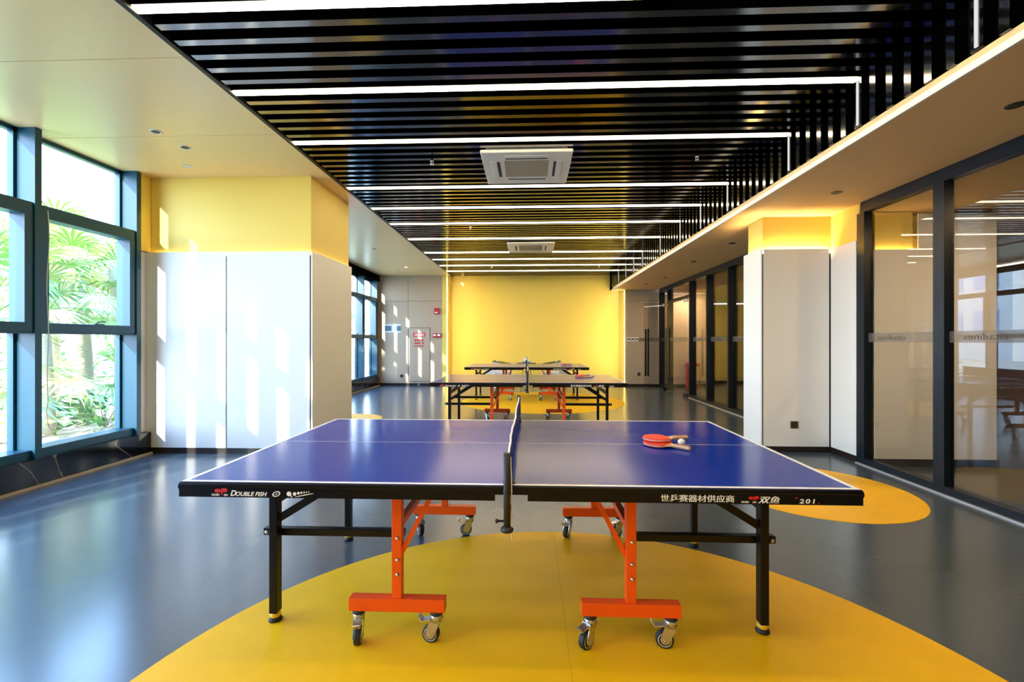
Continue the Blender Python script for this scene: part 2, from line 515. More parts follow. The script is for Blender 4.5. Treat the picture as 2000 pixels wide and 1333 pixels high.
# ------------------------------------------------------------------ glass partitions on the right
def partition(name, x, edges_, zt, depth, wpost, band, skip=()):
    r = struct(name)
    y0, y1 = edges_[-1], edges_[0]
    m = MB()
    m.box(x, x + depth, y0, y1, zt - .115, zt)
    obj('head_rail', m, M_dframe, r)
    m = MB()
    for a, b in zip(edges_[1:], edges_[:-1]):
        if (a, b) in skip: continue
        m.box(x, x + depth, a + wpost / 2, b - wpost / 2, 0, .075)
    obj('sill_rail', m, M_dframe, r)
    for e_ in edges_:
        obj('post', MB().box(x, x + depth, e_ - wpost / 2, e_ + wpost / 2, 0, zt - .115), M_dframe, r)
    for a, b in zip(edges_[1:], edges_[:-1]):
        if (a, b) in skip: continue
        p = obj('glass_pane', MB().box(x + depth * .55, x + depth * .55 + .01, a + wpost / 2, b - wpost / 2, .075, zt - .115), M_pglass, r)
        f = obj('frosted_band', MB().box(x + depth * .55 - .002, x + depth * .55 - .0005, a + wpost / 2, b - wpost / 2, 1.328, 1.426), M_film, p)
        L = b - a - wpost
        # lettering read from the far side, so mirrored from this room
        mt = Matrix(((0, 0, -1, x + depth * .55 - .0025), (1, 0, 0, a + wpost / 2 + L * .42), (0, 1, 0, 1.352), (0, 0, 0, 1)))
        text_obj('band_lettering', 'citadines', .07, M_filmtx, p, mt, fit=(.36, .050))
    return r
near_edges = [5.14 - .955 * k for k in range(9)]
gp = partition('wall_right', 3.60, near_edges, ZR, .085, .11, True)
far_edges = [13.45, 12.66, 10.95, 9.9, 8.85, 7.8, 6.75, 6.12]
gf = partition('wall_right_far', 3.75, far_edges, ZR, .15, .06, True, skip={(10.95, 12.66)})
obj('door_transom', MB().box(3.76, 3.86, 10.98, 12.63, 2.37, 2.44), M_dframe, gf)
obj('transom_pane', MB().box(3.80, 3.81, 10.98, 12.63, 2.44, ZR - .115), M_pglass, gf)
struct('trim_10', MB().box(3.575, 3.60, -2.5, 5.19, 0, .012).box(3.725, 3.75, 6.12, 10.95, 0, .012), M_alum)
M_handle = mat('black_pull_handle', (.012, .008, .007), .35)
def door_leaf(name, hinge, free):
    h = Vector((*hinge, 0)); f = Vector((*free, 0)); d = (f - h); L = d.length
    r = struct(name); r.location = h; r.rotation_euler = (0, 0, math.atan2(d.y, d.x))
    p = obj('glass_pane', MB().box(0.01, L, -.006, .006, .012, 2.34), M_pglass, r)
    obj('frosted_band', MB().box(.012, L - .002, -.0085, -.0065, 1.328, 1.426), M_film, p)
    m = MB()
    obj('patch_fitting', m.box(0, .16, -.016, .016, .004, .085, .003), M_dframe, r)
    obj('patch_fitting', MB().box(0, .16, -.016, .016, 2.27, 2.345, .003), M_alum, r)
    for s in (-1, 1):
        hm = MB().box(L - .12, L - .07, s * .05 - .012, s * .05 + .012, .40, 1.66, .004)
        for z in (.5, 1.56): hm.bar((L - .095, s * .006, z), (L - .095, s * .042, z), .014, .014)
        obj('pull_handle', hm, M_handle, r)
    return r
door_leaf('door_1', (3.74, 11.02), (3.48, 11.90))
door_leaf('door_2', (3.74, 12.58), (3.02, 12.28))
tag(obj('floor_spring', MB().box(3.62, 3.74, 12.12, 12.30, -.002, .006), M_skirt), 'small dark floor spring plate by the far glass door', 'door hardware')

# rooms beyond the glass
M_bey = mat('pale_pink_wall', (.62, .50, .42), .6, noise=.02, nscale=3)
M_tan = mat('tan_wood_wall', (.42, .27, .12), .5, noise=.08, nscale=4, stretch=(6, 6, .5))
M_brown = mat('dark_brown_wall', (.09, .05, .03), .5, noise=.1, nscale=4, stretch=(6, 6, .5))
struct('wall_beyond_back', MB().box(3.90, 5.15, BW - .1, BW + .1, 0, 2.7).box(5.15, 5.25, BW - .1, 17.5, 0, 2.7), M_bey)
struct('baseboard_beyond', MB().box(3.90, 5.15, BW - .115, BW - .1, 0, .08), M_skirt)
struct('wall_beyond_far', MB().box(5.25, 9.0, 17.3, 17.5, 0, 2.7), M_tan)
struct('wall_beyond_right', MB().box(8.6, 8.75, -3.2, 17.3, 0, 2.7), M_brown)
struct('ceiling_beyond', MB().box(3.69, 9.0, -3.2, 6.1, 2.74, 2.80).box(3.905, 9.0, 6.1, 17.5, 2.74, 2.80), M_soffit)

# ------------------------------------------------------------------ ceiling slats and light strips
LED_Y = [1.71, 2.62, 3.535, 4.45, 5.80, 6.70, 7.60, 8.745, 10.105, 10.96, 11.85, 12.80]
XS0, XS1 = -2.335, 2.452
def slat_mesh():
    m = MB()
    w = .027
    # an L: level run, then the drop down to the lower soffit
    m.box(XS0, XS1 + .07, -w, w, ZL, ZL + .11)
    m.box(XS1 - .0, XS1 + .07, -w, w, ZR + .092, ZL - .0005)
    return m
slat0 = None
def slat(y, label):
    global slat0
    if slat0 is None:
        o = obj('ceiling_slat', slat_mesh(), M_black, None, (0, y, 0)); slat0 = o
    else:
        o = slat0.copy(); C.objects.link(o); o.location = (0, y, 0)
    tag(o, label, 'ceiling slat', 'black L-shaped ceiling slats')
spans = [(LED_Y[i], LED_Y[i + 1]) for i in range(len(LED_Y) - 1)] + [(12.80, 13.90)]
for i, (a, b) in enumerate(spans):
    n_ = round((b - a) / .152)
    for k in range(1, n_):
        y = a + (b - a) * k / n_
        if i == 0:
            lab = 'black ceiling slat in front of the nearest visible light strip, %s before it' % ORD[n_ - k]
        else:
            lab = 'black ceiling slat, %s one behind the %s ceiling light strip from the front' % (ORD[k], ORD[i])
        slat(y, lab)
led0 = None
for i, y in enumerate(LED_Y):
    lab = 'white light strip across the black slat ceiling, %s from the front' % ORD[i] if i else 'white light strip directly overhead, in front of all the others'
    if led0 is None:
        t = thing('linear_light', lab, 'ceiling light', (0, y, ZL), 0, 'white light strips in the black slat ceiling')
        led0 = t
        obj('housing', MB().box(XS0, XS1 + .06, -.036, .036, .006, .085).box(XS1 + .005, XS1 + .06, -.036, .036, -.355, .006), M_black, t)
        obj('diffuser', MB().box(XS0 + .002, XS1 - .004, -.025, .025, -.006, .006), M_led, t)
        obj('end_diffuser', MB().box(XS1 - .002, XS1 + .005, -.008, .008, -.34, -.008), emat('led_dim', (1, .96, .92), .3), t)
    else: dup(led0, (0, y, ZL), lab)
for k in range(4):  # unseen strips added behind the camera to warm the right side
    dup(led0, (0, 1.71 - .912 * (k + 1), ZL), 'white light strip in the ceiling above the viewer, %s behind the overhead strip' % ORD[k + 1])

# ------------------------------------------------------------------ air conditioner cassettes
M_ac = mat('white_plastic', (.90, .86, .76), .4)
M_acg = mat('grey_intake_grille', (.56, .46, .31), .55, noise=.15, nscale=60)
def cassette(loc, lab):
    t = thing('air_conditioner', lab, 'air conditioner', loc, 0, 'ceiling air conditioner cassettes')
    m = MB()
    a, c = .475, .24
    # square ring panel with a rounded rim
    m.box(-a, a, -a, -c, 0, .035, .014).box(-a, a, c, a, 0, .035, .014).box(-a, -c, -c, c, .001, .034).box(c, a, -c, c, .001, .034)
    m.box(-a, -c - .1, -a + .02, a - .02, .0005, .0345, .012).box(c + .1, a, -a + .02, a - .02, .0005, .0345, .012)
    m.box(-.42, .42, -.42, .42, .036, .33)
    obj('body', m, M_ac, t)
    g = MB().box(-c + .002, c - .002, -c + .002, c - .002, .004, .03)
    for k in range(24): g.box(-c + .004, c - .004, -c + .01 + k * .0193, -c + .016 + k * .0193, .001, .004)
    obj('intake_grille', g, M_acg, t)
    for q in range(4):
        l = MB().box(-.23, .23, .325, .385, -.006, .001, .003)
        l.box(-.225, .225, .318, .324, -.002, .001)
        o = obj('louvre', l, M_ac, t); o.rotation_euler = (0, 0, q * PI / 2)
        s = obj('outlet_slot', MB().box(-.22, .22, .29, .318, -.0015, .003), M_groove, t); s.rotation_euler = (0, 0, q * PI / 2)
    return t
cassette((-.035, 5.13, 3.262), 'near white ceiling air conditioner cassette between the black slats')
cassette((.02, 9.51, 3.262), 'far white ceiling air conditioner cassette, in front of the yellow wall')

# ------------------------------------------------------------------ downlights, sprinklers
M_ring = mat('downlight_ring', (.82, .78, .70), .35)
M_dark = mat('downlight_recess', (.02, .016, .012), .5)
M_lampw = emat('downlight_lamp', (1.0, .86, .66), 5.0)
def downlight(x, y, z, lab, lit=False, grp='', dark=False, pale=False):
    t = thing('downlight', lab, 'downlight', (x, y, z), 0, grp)
    m = MB(); m.lathe([(.036, -.001), (.036, .0), (.052, 0), (.052, -.004), (.048, -.006), (.037, -.004), (.036, -.001)], n=28, cap=False)
    obj('trim_ring', m, M_dark if dark else M_ring, t)
    obj('lamp', MB().lathe([(.035, -.0005), (.035, -.002), (.018, -.0035), (0, -.0035)], n=24), M_lampw if lit else (M_edge if pale else M_dark), t)
LG = 'downlights in the cream ceiling along the windows'
downlight(-3.493, 4.15, ZL, 'dark round downlight nearest the camera in the window-side ceiling', False, LG)
downlight(-3.482, 4.50, ZL, 'dark round downlight just behind the nearest one, window-side ceiling', False, LG)
downlight(-3.84, 4.99, ZL, 'pale flush ceiling disc just in front of the yellow-topped column', False, LG, pale=True)
downlight(-3.30, 9.61, ZL, 'small dark downlight in the ceiling beyond the left column', False, LG)
downlight(-3.285, 12.04, ZL, 'lit white downlight near the far beige wall, window-side ceiling', True, LG)
downlight(-3.66, 12.75, ZL, 'faint farthest downlight by the beige wall, window-side ceiling', False, LG)
RG = 'downlights in the low soffit along the glass partition'
for i, (x, y) in enumerate([(3.10, 3.05), (3.11, 4.78), (3.115, 7.19), (3.11, 8.83), (3.20, 11.0), (3.08, 12.28)]):
    downlight(x, y, ZR, 'small dark downlight in the low soffit beside the glass, %s from the camera' % ORD[i + 1], False, RG, True)
M_steel = mat('chrome', (.62, .63, .64), .22, metal=1.0)
def sprinkler(x, y, z, lab):
    t = thing('fire_sprinkler', lab, 'sprinkler', (x, y, z), 0, 'small sprinkler heads under the slats')
    m = MB()
    m.lathe([(.010, .30), (.010, .04), (.018, .036), (.018, .028), (.008, .024)], n=14)
    for s in (-1, 1): m.tube([(s * .008, 0, .028), (s * .014, 0, .012), (s * .004, 0, -.002)], .003, 6)
    obj('head', m, M_steel, t)
    obj('deflector', MB().lathe([(.0, -.002), (.018, -.002), (.020, -.005), (0, -.005)], n=16), M_steel, t)
sprinkler(-1.04, 4.84, 3.225, 'small sprinkler head left of the near air conditioner')
sprinkler(1.735, 4.83, 3.225, 'small sprinkler head right of the near air conditioner')
sprinkler(-1.0, 7.68, 3.235, 'small sprinkler head between the two air conditioners')
sprinkler(-.99, 11.93, 3.245, 'tiny sprinkler head left, in front of the yellow wall')
sprinkler(1.79, 11.92, 3.245, 'tiny sprinkler head right, in front of the yellow wall')

# ================================================================== TABLES
M_blue = mat('blue_table_top', (0.0002, 0.027, 0.33), 0.15, spec=.135)
M_line = mat('white_line', (.80, .80, .82), .3)
M_apron = mat('black_apron', (.003, .003, .004), .32, spec=.25)
M_leg = mat('black_powder_coat', (.003, .003, .004), .38, spec=.25)
M_orange = mat('orange_powder_coat', (.83, .085, .005), .36, spec=.45)
M_rub = mat('black_rubber', (.012, .012, .013), .6)
M_yelp = mat('yellow_plastic', (.80, .52, .02), .45)
M_zinc = mat('zinc_plate', (.58, .58, .56), .3, metal=.9)
M_wheel = mat('grey_wheel_core', (.06, .075, .07), .45)
M_wring = mat('white_wheel_ring', (.72, .70, .60), .45)
M_txt = mat('white_print', (.86, .86, .84), .5)
M_red = mat('red_print', (.62, .012, .010), .5)

def table(loc, lab):
    t = thing('table_tennis_table', lab, 'table tennis table', loc, 0, 'blue table tennis tables on orange trolleys')
    HL, HW, Z = 1.37, .7625, .76
    for s in (-1, 1):
        x0, x1 = (-HL, -.002) if s < 0 else (.002, HL)
        m = MB()
        m.box(x0, x1, -HW, HW, Z - .022, Z)
        m.mi = 1
        h0, h1 = Z, Z + .0006
        m.box(x0, x1, -HW, -HW + .02, h0, h1).box(x0, x1, HW - .02, HW, h0, h1)
        xe = x0 if s < 0 else x1
        m.box(min(xe, xe - s * .02), max(xe, xe - s * .02), -HW + .02, HW - .02, h0, h1)
        m.box(x0 if s > 0 else x0 + .02, x1 - .02 if s > 0 else x1, -.0015, .0015, h0, h1)
        obj('tabletop', m, [M_blue, M_line], t)
        # black rail with rounded outer edge, notch by the net
        ap = []
        for yy in (-1, 1):
            m = MB()
            y_out = yy * (HW + .004); y_in = yy * (HW - .022)
            def prof(a, b_, tt): return (tt, yy * a, b_)
            outl = [(HW - .022, Z - .061), (HW + .006, Z - .061), (HW + .006, Z - .020), (HW + .008, Z - .017), (HW + .008, Z - .010), (HW + .006, Z - .004), (HW + .001, Z - .002), (HW - .022, Z - .0225)]
            xa, xb = (-HL - .004, -.066) if s < 0 else (.066, HL + .004)
            m.prism(outl, prof, xa, xb)
            xa, xb = (-.066, -.004) if s < 0 else (.004, .066)
            m.prism([(HW - .022, Z - .036), (HW + .006, Z - .036), (HW + .006, Z - .020), (HW + .008, Z - .017), (HW + .008, Z - .010), (HW + .006, Z - .004), (HW + .001, Z - .002), (HW - .022, Z - .0225)], prof, xa, xb)
            ap.append(obj('side_rail', m, M_apron, t))
        m = MB()
        def prof2(a, b_, tt): return (s * (a + HL - HW), tt, b_)
        m.prism([(HW - .022, Z - .061), (HW + .003, Z - .061), (HW + .003, Z - .034), (HW + .006, Z - .030), (HW + .010, Z - .022), (HW + .007, Z - .010), (HW + .001, Z - .002), (HW - .022, Z - .0225)], prof2, -HW - .0055, HW + .0055)
        obj('end_rail', m, M_apron, t)
        m = MB()
        for yy in (-.56, 0, .56): m.box(min(s * .06, s * (HL - .03)), max(s * .06, s * (HL - .03)), yy - .016, yy + .016, Z - .056, Z - .0225)
        for xx in (.10, .52, 1.15): m.box(s * xx - .016, s * xx + .016, -HW + .024, HW - .024, Z - .055, Z - .0226)
        obj('under_frame', m, M_leg, t)
        # outer black folding legs
        lx = s * 1.147
        for yy in (-.45, .44):
            m = MB().box(lx - .019, lx + .019, yy - .024, yy + .024, .042, Z - .056, .003)
            l = obj('leg', m, M_leg, t)
            f = MB(); f.lathe([(.030, 0), (.031, .008), (.026, .018), (.024, .020), (0, .020)], (lx, yy, 0), n=20)
            obj('rubber_foot', f, M_rub, l)
            f = MB(); f.lathe([(.022, .0205), (.025, .024), (.024, .036), (.018, .046), (0, .046)], (lx, yy, 0), n=20)
            obj('foot_collar', f, M_yelp, l)
            yb = yy + .044 if yy < 0 else yy - .044
            b = obj('stretcher', MB().box(min(s * .53, s * 1.222), max(s * .53, s * 1.222), yb - .018, yb + .018, .395, .43, .003), M_leg, t)
            bo = MB(); bo.lathe([(.010, 0), (.010, .006), (.006, .010), (0, .010)], (s * 1.203, yb - .018, .412), (0, -1, 0), 12)
            obj('bolt', bo, M_zinc, b)
            obj('leg_brace', MB().bar((lx - s * .018, yy, .49), (s * .79, yy, .70), .018, .036), M_leg, t)
        obj('leg_crossbar', MB().box(lx - .014, lx + .014, -.428, .418, .56, .60), M_leg, t)
        # orange trolley half
        for yy in (-.58, .555):
            cx = s * .515
            m = MB().box(cx - .0225, cx + .0225, yy - .02, yy + .02, .2, Z - .056, .003)
            m.box(cx - .215, cx + .215, yy - .025, yy + .025, .143, .2, .003)
            st = obj('trolley_stand', m, M_orange, t)
            for z in (.468, .372, .308):
                bo = MB(); bo.lathe([(.0085, 0), (.0085, .004), (.004, .008), (0, .008)], (cx + .004, yy - .02, z), (0, -1, 0), 12)
                obj('bolt', bo, M_zinc, st)
            obj('trolley_brace', MB().bar((cx - s * .02, yy + .012, .40), (cx - s * .175, yy + .012, .70), .02, .034, (0, 1, 0)), M_orange, t)
            for q, ang in ((-1, 1.75 if s < 0 else .75), (1, -.15)):
                wx = cx + q * .175
                caster(t, wx, yy, ang + (.3 if yy > 0 else 0))
        # hinge joint between orange stand and black stretcher
        obj('trolley_crossbar', MB().box(s * .515 - .015, s * .515 + .015, -.556, .531, .50, .53), M_orange, t)
        # prints on the near rail
        near = ap[0]
        YP = -HW - .0065
        def at(x, z): return Matrix(((1, 0, 0, x), (0, 0, -1, YP), (0, 1, 0, z), (0, 0, 0, 1)))
        if s < 0:
            logo(near, -1.232, .7295, .075, YP)
            text_obj('small_lettering', 'DOUBLE', .012, M_txt, near, at(-1.235, .7045), .0003, .25, fit=(.034, .0085))
            text_obj('small_lettering', 'FISH', .012, M_txt, near, at(-1.184, .7045), .0003, .25, fit=(.018, .0075))
            text_obj('lettering', 'D', .03, M_txt, near, at(-1.156, .7045), .0009, .28, fit=(.026, .0235))
            text_obj('lettering', 'OUBLE FISH', .03, M_txt, near, at(-1.133, .7045), .0007, .28, fit=(.131, .0180))
            m = MB(); ring = [(.016 * math.cos(a) * 1.0 + .005 * math.sin(a), .0115 * math.sin(a)) for a in [2 * PI * k / 28 for k in range(28)]]
            inn = [(x * .72, z * .70) for x, z in ring]
            for k in range(28):
                k2 = (k + 1) % 28
                m.prism([ring[k], ring[k2], inn[k2], inn[k]], lambda a, b_, tt: (-.963 + a, tt, .715 + b_), YP, YP - .0004)
            m.prism([(-.008, -.002), (.004, .003), (.009, .004), (-.002, -.003)], lambda a, b_, tt: (-.963 + a, tt, .715 + b_), YP, YP - .0004)
            obj('round_emblem', m, M_txt, near)
            m = MB()
            def dd(x, z, r): m.prism([(x + r * math.cos(2 * PI * k / 18), z + r * math.sin(2 * PI * k / 18)) for k in range(18)], lambda a, b_, tt: (a, tt, b_), YP, YP - .0004)
            dd(-.910, .716, .0098)
            m.prism([(-.907, .712), (-.902, .712), (-.8955, .7025), (-.899, .7015)], lambda a, b_, tt: (a, tt, b_), YP, YP - .0004)
            for k, (x, z, r) in enumerate([(-.8865, .716, .0075), (-.8705, .7195, .0056), (-.858, .7215, .0043), (-.8465, .723, .0034), (-.837, .724, .0027), (-.8275, .725, .0024)]): dd(x, z, r)
            top = [(-.884 + .075 * k / 10, .7045 + .0155 * math.sin(k / 10 * 1.25)) for k in range(11)]
            bot = [(x + .0015, z - .0028 * math.sin(PI * (k + .8) / 11.5) - .0004) for k, (x, z) in enumerate(top)]
            m.prism(top + bot[::-1], lambda a, b_, tt: (a, tt, b_), YP, YP - .0004)
            obj('bat_and_ball_emblem', m, M_txt, near)
        else:
            text_obj('lettering', '世乒赛器材供应商', .03, M_txt, near, at(.593, .7055), 0, 0, fit=(.286, .0285), double=.0011)
            logo(near, .928, .7265, .055, YP)
            text_obj('small_lettering', 'DOUBLE', .012, M_txt, near, at(.907, .7045), .0002, .25, fit=(.030, .007))
            text_obj('small_lettering', 'FISH', .012, M_txt, near, at(.950, .7045), .0002, .25, fit=(.016, .006))
            text_obj('lettering', '双鱼', .03, M_txt, near, at(.972, .7040), 0, .28, fit=(.081, .0280), double=.0020)
            text_obj('lettering', '201', .03, M_txt, near, at(1.130, .7045), .0008, .12, fit=(.060, .0185), space=1.25)
            m = MB()
            m.prism([(1.112, .721), (1.117, .729), (1.127, .729), (1.118, .725)], lambda a, b_, tt: (a, tt, b_), YP, YP - .0004)
            m.prism([(1.205, .712), (1.208, .704), (1.199, .7025), (1.205, .706)], lambda a, b_, tt: (a, tt, b_), YP, YP - .0004)
            obj('corner_mark', m, M_red, near)
    return t
def logo(par, x, z, w, yp):
    """two small fish swimming past one another"""
    m = MB()
    def fish(cx, cz, sx, flip):
        body = []
        for k in range(16):
            a = 2 * PI * k / 16
            body.append((cx + flip * sx * .5 * math.cos(a), cz + sx * .30 * math.sin(a)))
        m.prism(body, lambda a, b_, tt: (a, tt, b_), yp, yp - .0004)
        tx = cx - flip * sx * .45
        m.prism([(tx, cz), (tx - flip * sx * .28, cz + sx * .20), (tx - flip * sx * .18, cz), (tx - flip * sx * .28, cz - sx * .18)], lambda a, b_, tt: (a, tt, b_), yp, yp - .0004)
        m.prism([(cx - sx * .12, cz + sx * .17), (cx + sx * .12, cz + sx * .17), (cx - flip * sx * .05, cz + sx * .32)], lambda a, b_, tt: (a, tt, b_), yp, yp - .0004)
    fish(x + w * .66, z - w * .02, w * .40, 1)
    fish(x + w * .30, z - w * .05, w * .36, -1)
    m.prism([(x + w * .48, z - w * .04), (x + w * .60, z - w * .04), (x + w * .56, z - w * .30), (x + w * .52, z - w * .30)], lambda a, b_, tt: (a, tt, b_), yp, yp - .0004)
    obj('red_fish_emblem', m, M_red, par)
def caster(par, x, y, ang):
    """swivel caster: zinc fork with top plate, wheel and brake pedal as its pieces"""
    rw = .039
    d = Vector((math.cos(ang), math.sin(ang), 0)); sd = Vector((-d.y, d.x, 0))
    ax = Vector((x, y, rw)) - d * .026         # wheel centre trails the pivot
    m = MB()
    m.lathe([(.020, .128), (.026, .124), (.026, .112), (.021, .098), (.017, .094)], (x, y, 0), n=20)
    for q in (-1, 1):
        o_ = sd * (q * .0155)
        pts2 = [(.024, .110), (-.024, .110), (-.047, .042), (-.038, .026), (-.022, .022), (-.006, .034)]
        def fn(a, b_, tt): return Vector((x, y, 0)) + d * a + Vector((0, 0, b_)) + sd * (q * tt)
        m.prism(pts2, fn, .0185, .0215)
    m.prism([(.024, .110), (-.024, .110), (-.024, .096), (.024, .096)], lambda a, b_, tt: Vector((x, y, 0)) + d * a + Vector((0, 0, b_)) + sd * tt, -.0215, .0215)
    m.tube([ax - sd * .025, ax + sd * .025], .005, 8)
    fk = obj('caster', m, M_zinc, par)
    obj('top_plate', MB().lathe([(.022, .143), (.029, .140), (.029, .129), (.0, .1285)], (x, y, 0), n=20), M_rub, fk)
    w = MB()
    w.lathe([(.027, -.0145), (.036, -.0145), (rw, -.009), (rw, .009), (.036, .0145), (.027, .0145), (.027, -.0145)], ax, sd, 28, cap=False)
    obj('tyre', w, M_rub, fk)
    w = MB()
    w.lathe([(.0, -.0125), (.024, -.0125), (.0268, -.0149), (.029, -.0149), (.029, .0149), (.0268, .0149), (.024, .0125), (0, .0125)], ax, sd, 28)
    w.mi = 1
    for q in (-1, 1):
        w.lathe([(.0265, q * .0148), (.0265, q * .0155), (.0295, q * .0155), (.0295, q * .0148), (.0265, q * .0148)], ax, sd, 28, cap=False)
    obj('wheel_core', w, [M_wheel, M_wring], fk)
    b = MB().bar(Vector((x, y, .106)) - d * .012, Vector((x, y, .094)) - d * .070, .034, .005)
    b.bar(Vector((x, y, .094)) - d * .068, Vector((x, y, .114)) - d * .084, .030, .005)
    obj('brake_pedal', b, M_zinc, fk)

T1 = (-.075, 2.607, 0); T2 = (-.030, 7.14, 0); T3 = (-.075, 10.87, 0)
tab = table(T1, 'nearest blue table tennis table with white edge lines and orange trolley legs')
dup(tab, T2, 'middle table tennis table, second from the camera, its top reflecting the yellow wall')
dup(tab, T3, 'farthest table tennis table, standing on the far yellow circle by the yellow wall')

# nets
M_net = mat('blue_net', (.006, .020, .28), .7)
M_tape = mat('white_net_tape', (.82, .82, .84), .6)
M_cord = mat('white_net_cord', (.75, .73, .68), .6)
def net(loc, lab):
    t = thing('table_tennis_net', lab, 'net', loc, 0, 'blue nets clamped across the tables')
    HY = .90; Z0 = .762
    # net cloth with a slight sag and ripple
    m = MB(); tp = MB()
    n_ = 40; pa = []; 
    for k in range(n_ + 1):
        y = -HY + 2 * HY * k / n_
        rp = .0028 * math.sin(k * .37 + .6) + .0012 * math.sin(k * 1.3)
        sag = .006 * (1 - (y / HY) ** 2)
        pa.append((rp, y, Z0 + .1525 - sag))
    for a, b_ in zip(pa[:-1], pa[1:]):
        for (mm, z_lo, z_hi, w) in ((m, 0, .013, .0025), (tp, .013, 0, .004)):
            if mm is m:
                q = [(a[0] - w, a[1], Z0), (b_[0] - w, b_[1], Z0), (b_[0] - w, b_[1], b_[2] - .013), (a[0] - w, a[1], a[2] - .013)]
            else:
                q = [(a[0] - w, a[1], a[2] - .013), (b_[0] - w, b_[1], b_[2] - .013), (b_[0] - w, b_[1], b_[2]), (a[0] - w, a[1], a[2])]
            q2 = [(x + 2 * w, y, z) for x, y, z in q]
            mm.face(q[::-1]); mm.face(q2); mm.face([q[3], q[2], q2[2], q2[3]]); mm.face([q[0], q2[0], q2[1], q[1]])
    for mm in (m, tp): bmesh.ops.remove_doubles(mm.bm, verts=mm.bm.verts, dist=1e-5)
    obj('net_cloth', m, M_net, t)
    obj('top_tape', tp, M_tape, t)
    for s in (-1, 1):
        y = s * .905
        p = MB(); p.tube([(0, y, .655), (0, y, .925)], .013, 14)
        p.bar((0, s * .765, .775), (0, y, .775), .03, .012).bar((0, s * .80, .69), (0, y, .69), .026, .014)
        p.bar((0, s * .775, .7735), (0, s * .70, .7665), .045, .006)
        post = obj('post', p, M_rub, t)
        k = MB(); k.tube([(0, s * .83, .66), (0, s * .83, .70)], .006, 8)
        obj('clamp_screw', k, M_rub, post)
        k = MB()
        k.lathe([(.0, .0), (.022, .002), (.025, .010), (.020, .018), (.008, .022)], (0, y, .632), n=20)
        obj('clamp_knob', k, M_rub, post)
        k = MB()
        k.lathe([(.004, 0), (.004, .02), (.008, .022), (.009, .030), (0, .033)], (-.012, y, .672), (-1, 0, 0), 12)
        obj('side_knob', k, M_rub, post)
        c = MB(); c.tube([(.014, y - s * .004, .91), (.018, y, .76), (.016, y, .66), (.020, y, .595)], .0022, 6)
        obj('tension_cord', c, M_cord, post)
    return t
nt1 = net((-.085, 2.607, 0), 'blue net with white top tape on the nearest table')
dup(nt1, (-.035, 7.14, 0), 'blue net with white top tape on the middle table')
dup(nt1, (-.08, 10.87, 0), 'blue net across the farthest table, in front of the yellow wall')

# bats and balls
M_rubr = mat('red_bat_rubber', (.80, .05, .015), .5, spec=.3)
M_ply = mat('bat_plywood', (.62, .40, .24), .5, noise=.1, nscale=20)
M_edget = mat('bat_edge_tape', (.70, .42, .40), .5)
M_grip = mat('bat_handle_red', (.45, .10, .08), .45)
def bat(loc, rz, lab, grp, tilt=0.0):
    t = thing('table_tennis_bat', lab, 'bat', loc, rz, grp)
    t.rotation_euler = (0, tilt, rz)
    hd = []
    for k in range(40):
        a = 2 * PI * k / 40
        x = .079 * math.cos(a); y = .075 * math.sin(a)
        hd.append((x, y))
    neck = [(.060, .046), (.085, .022), (.100, .0145), (.100, -.0145), (.085, -.022), (.060, -.046)]
    f = lambda a, b_, tt: (a, b_, tt)
    m = MB(); m.prism(hd, f, .0045, .0105)
    m.prism(neck, f, .0046, .0104)
    obj('blade', m, M_ply, t)
    hc = [p for p in hd if p[0] < .062]
    obj('rubber', MB().prism(hc, f, .0106, .0150), M_rubr, t)
    obj('rubber', MB().prism(hc, f, .0, .0044), M_rubr, t)
    e = MB()
    ed = [(.0797 * math.cos(a), .0757 * math.sin(a)) for a in [R(55 + 250 * k / 30) for k in range(31)]]
    ins = [(x * .985, y * .985) for x, y in ed]
    for k in range(30): e.prism([ed[k], ed[k + 1], ins[k + 1], ins[k]], f, .0035, .0115)
    obj('edge_tape', e, M_edget, t)
    h = MB()
    def ring(x, w, hh): return [(x, w * math.cos(2 * PI * k / 12), .0075 + hh * math.sin(2 * PI * k / 12)) for k in range(12)]
    b = bmesh.new(); rs = []
    for x, w, hh in ((.082, .0125, .010), (.10, .0125, .0115), (.14, .0130, .0115), (.165, .0150, .0115), (.180, .0170, .0115)):
        rs.append([b.verts.new(p) for p in ring(x, w, hh)])
    for i in range(4):
        for k in range(12): b.faces.new((rs[i][k], rs[i + 1][k], rs[i + 1][(k + 1) % 12], rs[i][(k + 1) % 12]))
    b.faces.new(rs[0]); b.faces.new(rs[-1][::-1]); bmesh.ops.recalc_face_normals(b, faces=b.faces)
    h.merge(b)
    hd_ = obj('handle', h, M_ply, t)
    obj('grip_stripe', MB().box(.102, .178, -.005, .005, .0186, .0197), M_grip, hd_)
    return t
M_ball = mat('white_celluloid', (.86, .85, .80), .35)
def ball(loc, lab, grp):
    m = MB(); b = bmesh.new(); bmesh.ops.create_uvsphere(b, u_segments=28, v_segments=18, radius=.02)
    for f in b.faces: f.smooth = True
    m.merge(b)
    o = obj('table_tennis_ball', m, M_ball, None, loc)
    tag(o, lab, 'ball', grp)
    return o
ZT = .7606
G = 'bats lying on the tables'; GB = 'white balls on the tables'
bat((.712, 2.580, ZT + .004), R(-41), 'lower red bat on the nearest table, handle pointing toward the viewer', G)
bat((.720, 2.628, ZT + .0230), R(10), 'upper red bat on the nearest table, red face up on top of another', G)
ball((.838, 2.572, ZT + .0200), 'white ball between the two bat handles on the nearest table', GB)
bat((.795, 7.33, ZT + .004), R(-10), 'lower red bat on the middle table beside the balls', G)
bat((.81, 7.37, ZT + .0230), R(20), 'upper bat on the middle table, stacked on another bat', G)
ball((.972, 7.372, ZT + .020), 'left white ball of the pair on the middle table', GB)
ball((1.012, 7.395, ZT + .020), 'right white ball of the pair on the middle table', GB)
